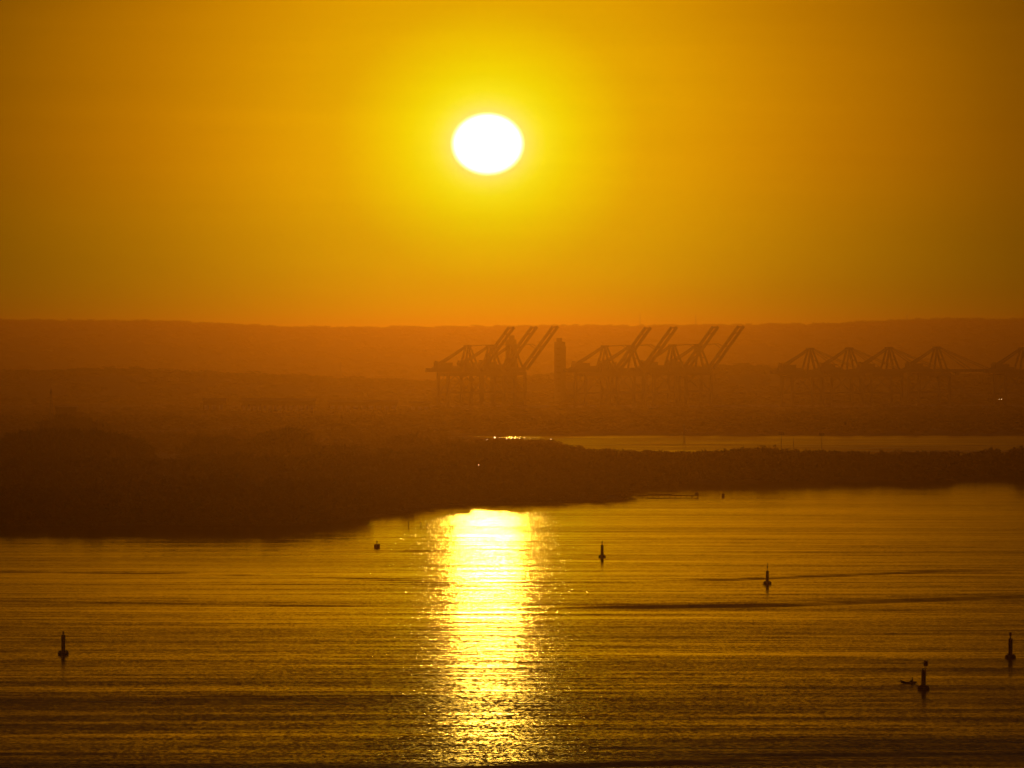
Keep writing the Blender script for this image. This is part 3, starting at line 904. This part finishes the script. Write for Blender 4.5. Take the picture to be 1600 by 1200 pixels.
for sy, (hx_, hy_, hz_) in ((1, (-.50, .16, .34)), (-1, (-.44, -.25, .54))):
    for k in range(4):
        MB().bar((hx_ + .01 - .002 * k, hy_ + .03 - .018 * k, hz_ + .02), (hx_ - .05, hy_ + .03 - .018 * k, hz_ - .03), .016).build('finger', M_SKIN, pr)
MB().lathe([(.105, .84), (.112, .90), (.09, .955), (.04, .985)], 14, (-.105, 0, 0)).build('hair', M_RUBBER, pr, True)
MB().lathe([(.016, 0), (.012, .03)], 6, (-.20, 0, .80)).build('nose', M_SKIN, pr)
pdl = empty('paddle', (pr.location.x - .47, dc - .1, .5), 0, label='wooden paddle held across the canoe by the seated person', cat='paddle')
MB().bar((.0, .34, .20), (.05, -.62, -.26), .035).build('shaft', M_WOOD, pdl)
MB().bar((.05, -.62, -.26), (.07, -.95, -.42), .14, .025).build('blade', M_WOOD, pdl)

# ------------------------------------------------------------------ lit lamps, and glowing cubes added for sun glints
def lit_lamp_or_glint(px, py, d, label, size=.5, group='lit lamps across the river'):
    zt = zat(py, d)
    r0 = empty('lamp_or_glint', (at(px, d), d, 1.0), 0, label=label, cat='lamp', group=group)
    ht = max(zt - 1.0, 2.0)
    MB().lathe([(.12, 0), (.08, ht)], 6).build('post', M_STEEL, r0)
    MB().box((0, -.3, ht + size * .5), (size, size, size)).build('bulb_or_glint', M_LAMP_GLINT, r0)
lamps = [(721, 689.5, .28, 'faint lamp-made sun glint standing apart, left of the row of glints at the back channel'),
         (761, 689.8, .34, 'first dim lamp-made sun glint at the left end of the row at the back channel'),
         (773, 689.2, .95, 'biggest and brightest lamp-made sun glint of the row at the back channel'),
         (781, 688.5, .45, 'dim lamp-made sun glint just right of the biggest one at the back channel'),
         (792, 687.0, .40, 'lone lamp-made sun glint in the middle of the row at the back channel'),
         (799.5, 687.3, .75, 'second brightest lamp-made sun glint, left of the tight cluster at the back channel'),
         (804, 687.0, .45, 'upper left lamp-made sun glint of the tight cluster at the back channel'),
         (806.5, 690.3, .45, 'lowest lamp-made sun glint of the tight cluster at the back channel'),
         (812, 691.2, .40, 'lamp-made sun glint at the lower right of the cluster at the back channel'),
         (820, 687.5, .30, 'faint lamp-made sun glint right of the cluster at the back channel'),
         (861, 690.0, .42, 'solitary lamp-made sun glint far right of the row, where the open channel begins')]
for px, py, s_, lb in lamps:  # glowing cubes on posts, added in place of sun glints on the channel
    lit_lamp_or_glint(px, py, 4700 + random.uniform(-60, 60), lb, s_, 'lamp-made sun glints at the back channel')
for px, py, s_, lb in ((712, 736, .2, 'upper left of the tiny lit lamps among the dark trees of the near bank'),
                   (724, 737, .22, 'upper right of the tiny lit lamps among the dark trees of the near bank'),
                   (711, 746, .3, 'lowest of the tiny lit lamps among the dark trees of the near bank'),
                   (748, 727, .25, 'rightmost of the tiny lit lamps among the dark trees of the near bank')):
    lit_lamp_or_glint(px, py, 3150 + random.uniform(-60, 60), lb, s_, 'lit lamps among the trees')
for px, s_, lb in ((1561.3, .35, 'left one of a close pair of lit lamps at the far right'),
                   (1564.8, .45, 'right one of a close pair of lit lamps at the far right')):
    lit_lamp_or_glint(px, 624.3, 6600, lb, s_, 'pair of lit lamps at the right')

# ------------------------------------------------------------------ haze
DENS = 0.97e-4
hz = MB()
TOPZ = 146.0
hz.box((0, 19000, (TOPZ - 2) / 2), (36000, 43000, TOPZ + 2))
mh = bpy.data.materials.new('haze'); mh.use_nodes = True
nt = mh.node_tree; nt.nodes.clear()
pv = nt.nodes.new('ShaderNodeVolumePrincipled')
pv.inputs['Color'].default_value = (0.96, 0.41, 0.10, 1)
pv.inputs['Density'].default_value = DENS
pv.inputs['Anisotropy'].default_value = 0.951
mo = nt.nodes.new('ShaderNodeOutputMaterial'); nt.links.new(pv.outputs[0], mo.inputs['Volume'])
tag(hz.build('haze', mh), kind='stuff')
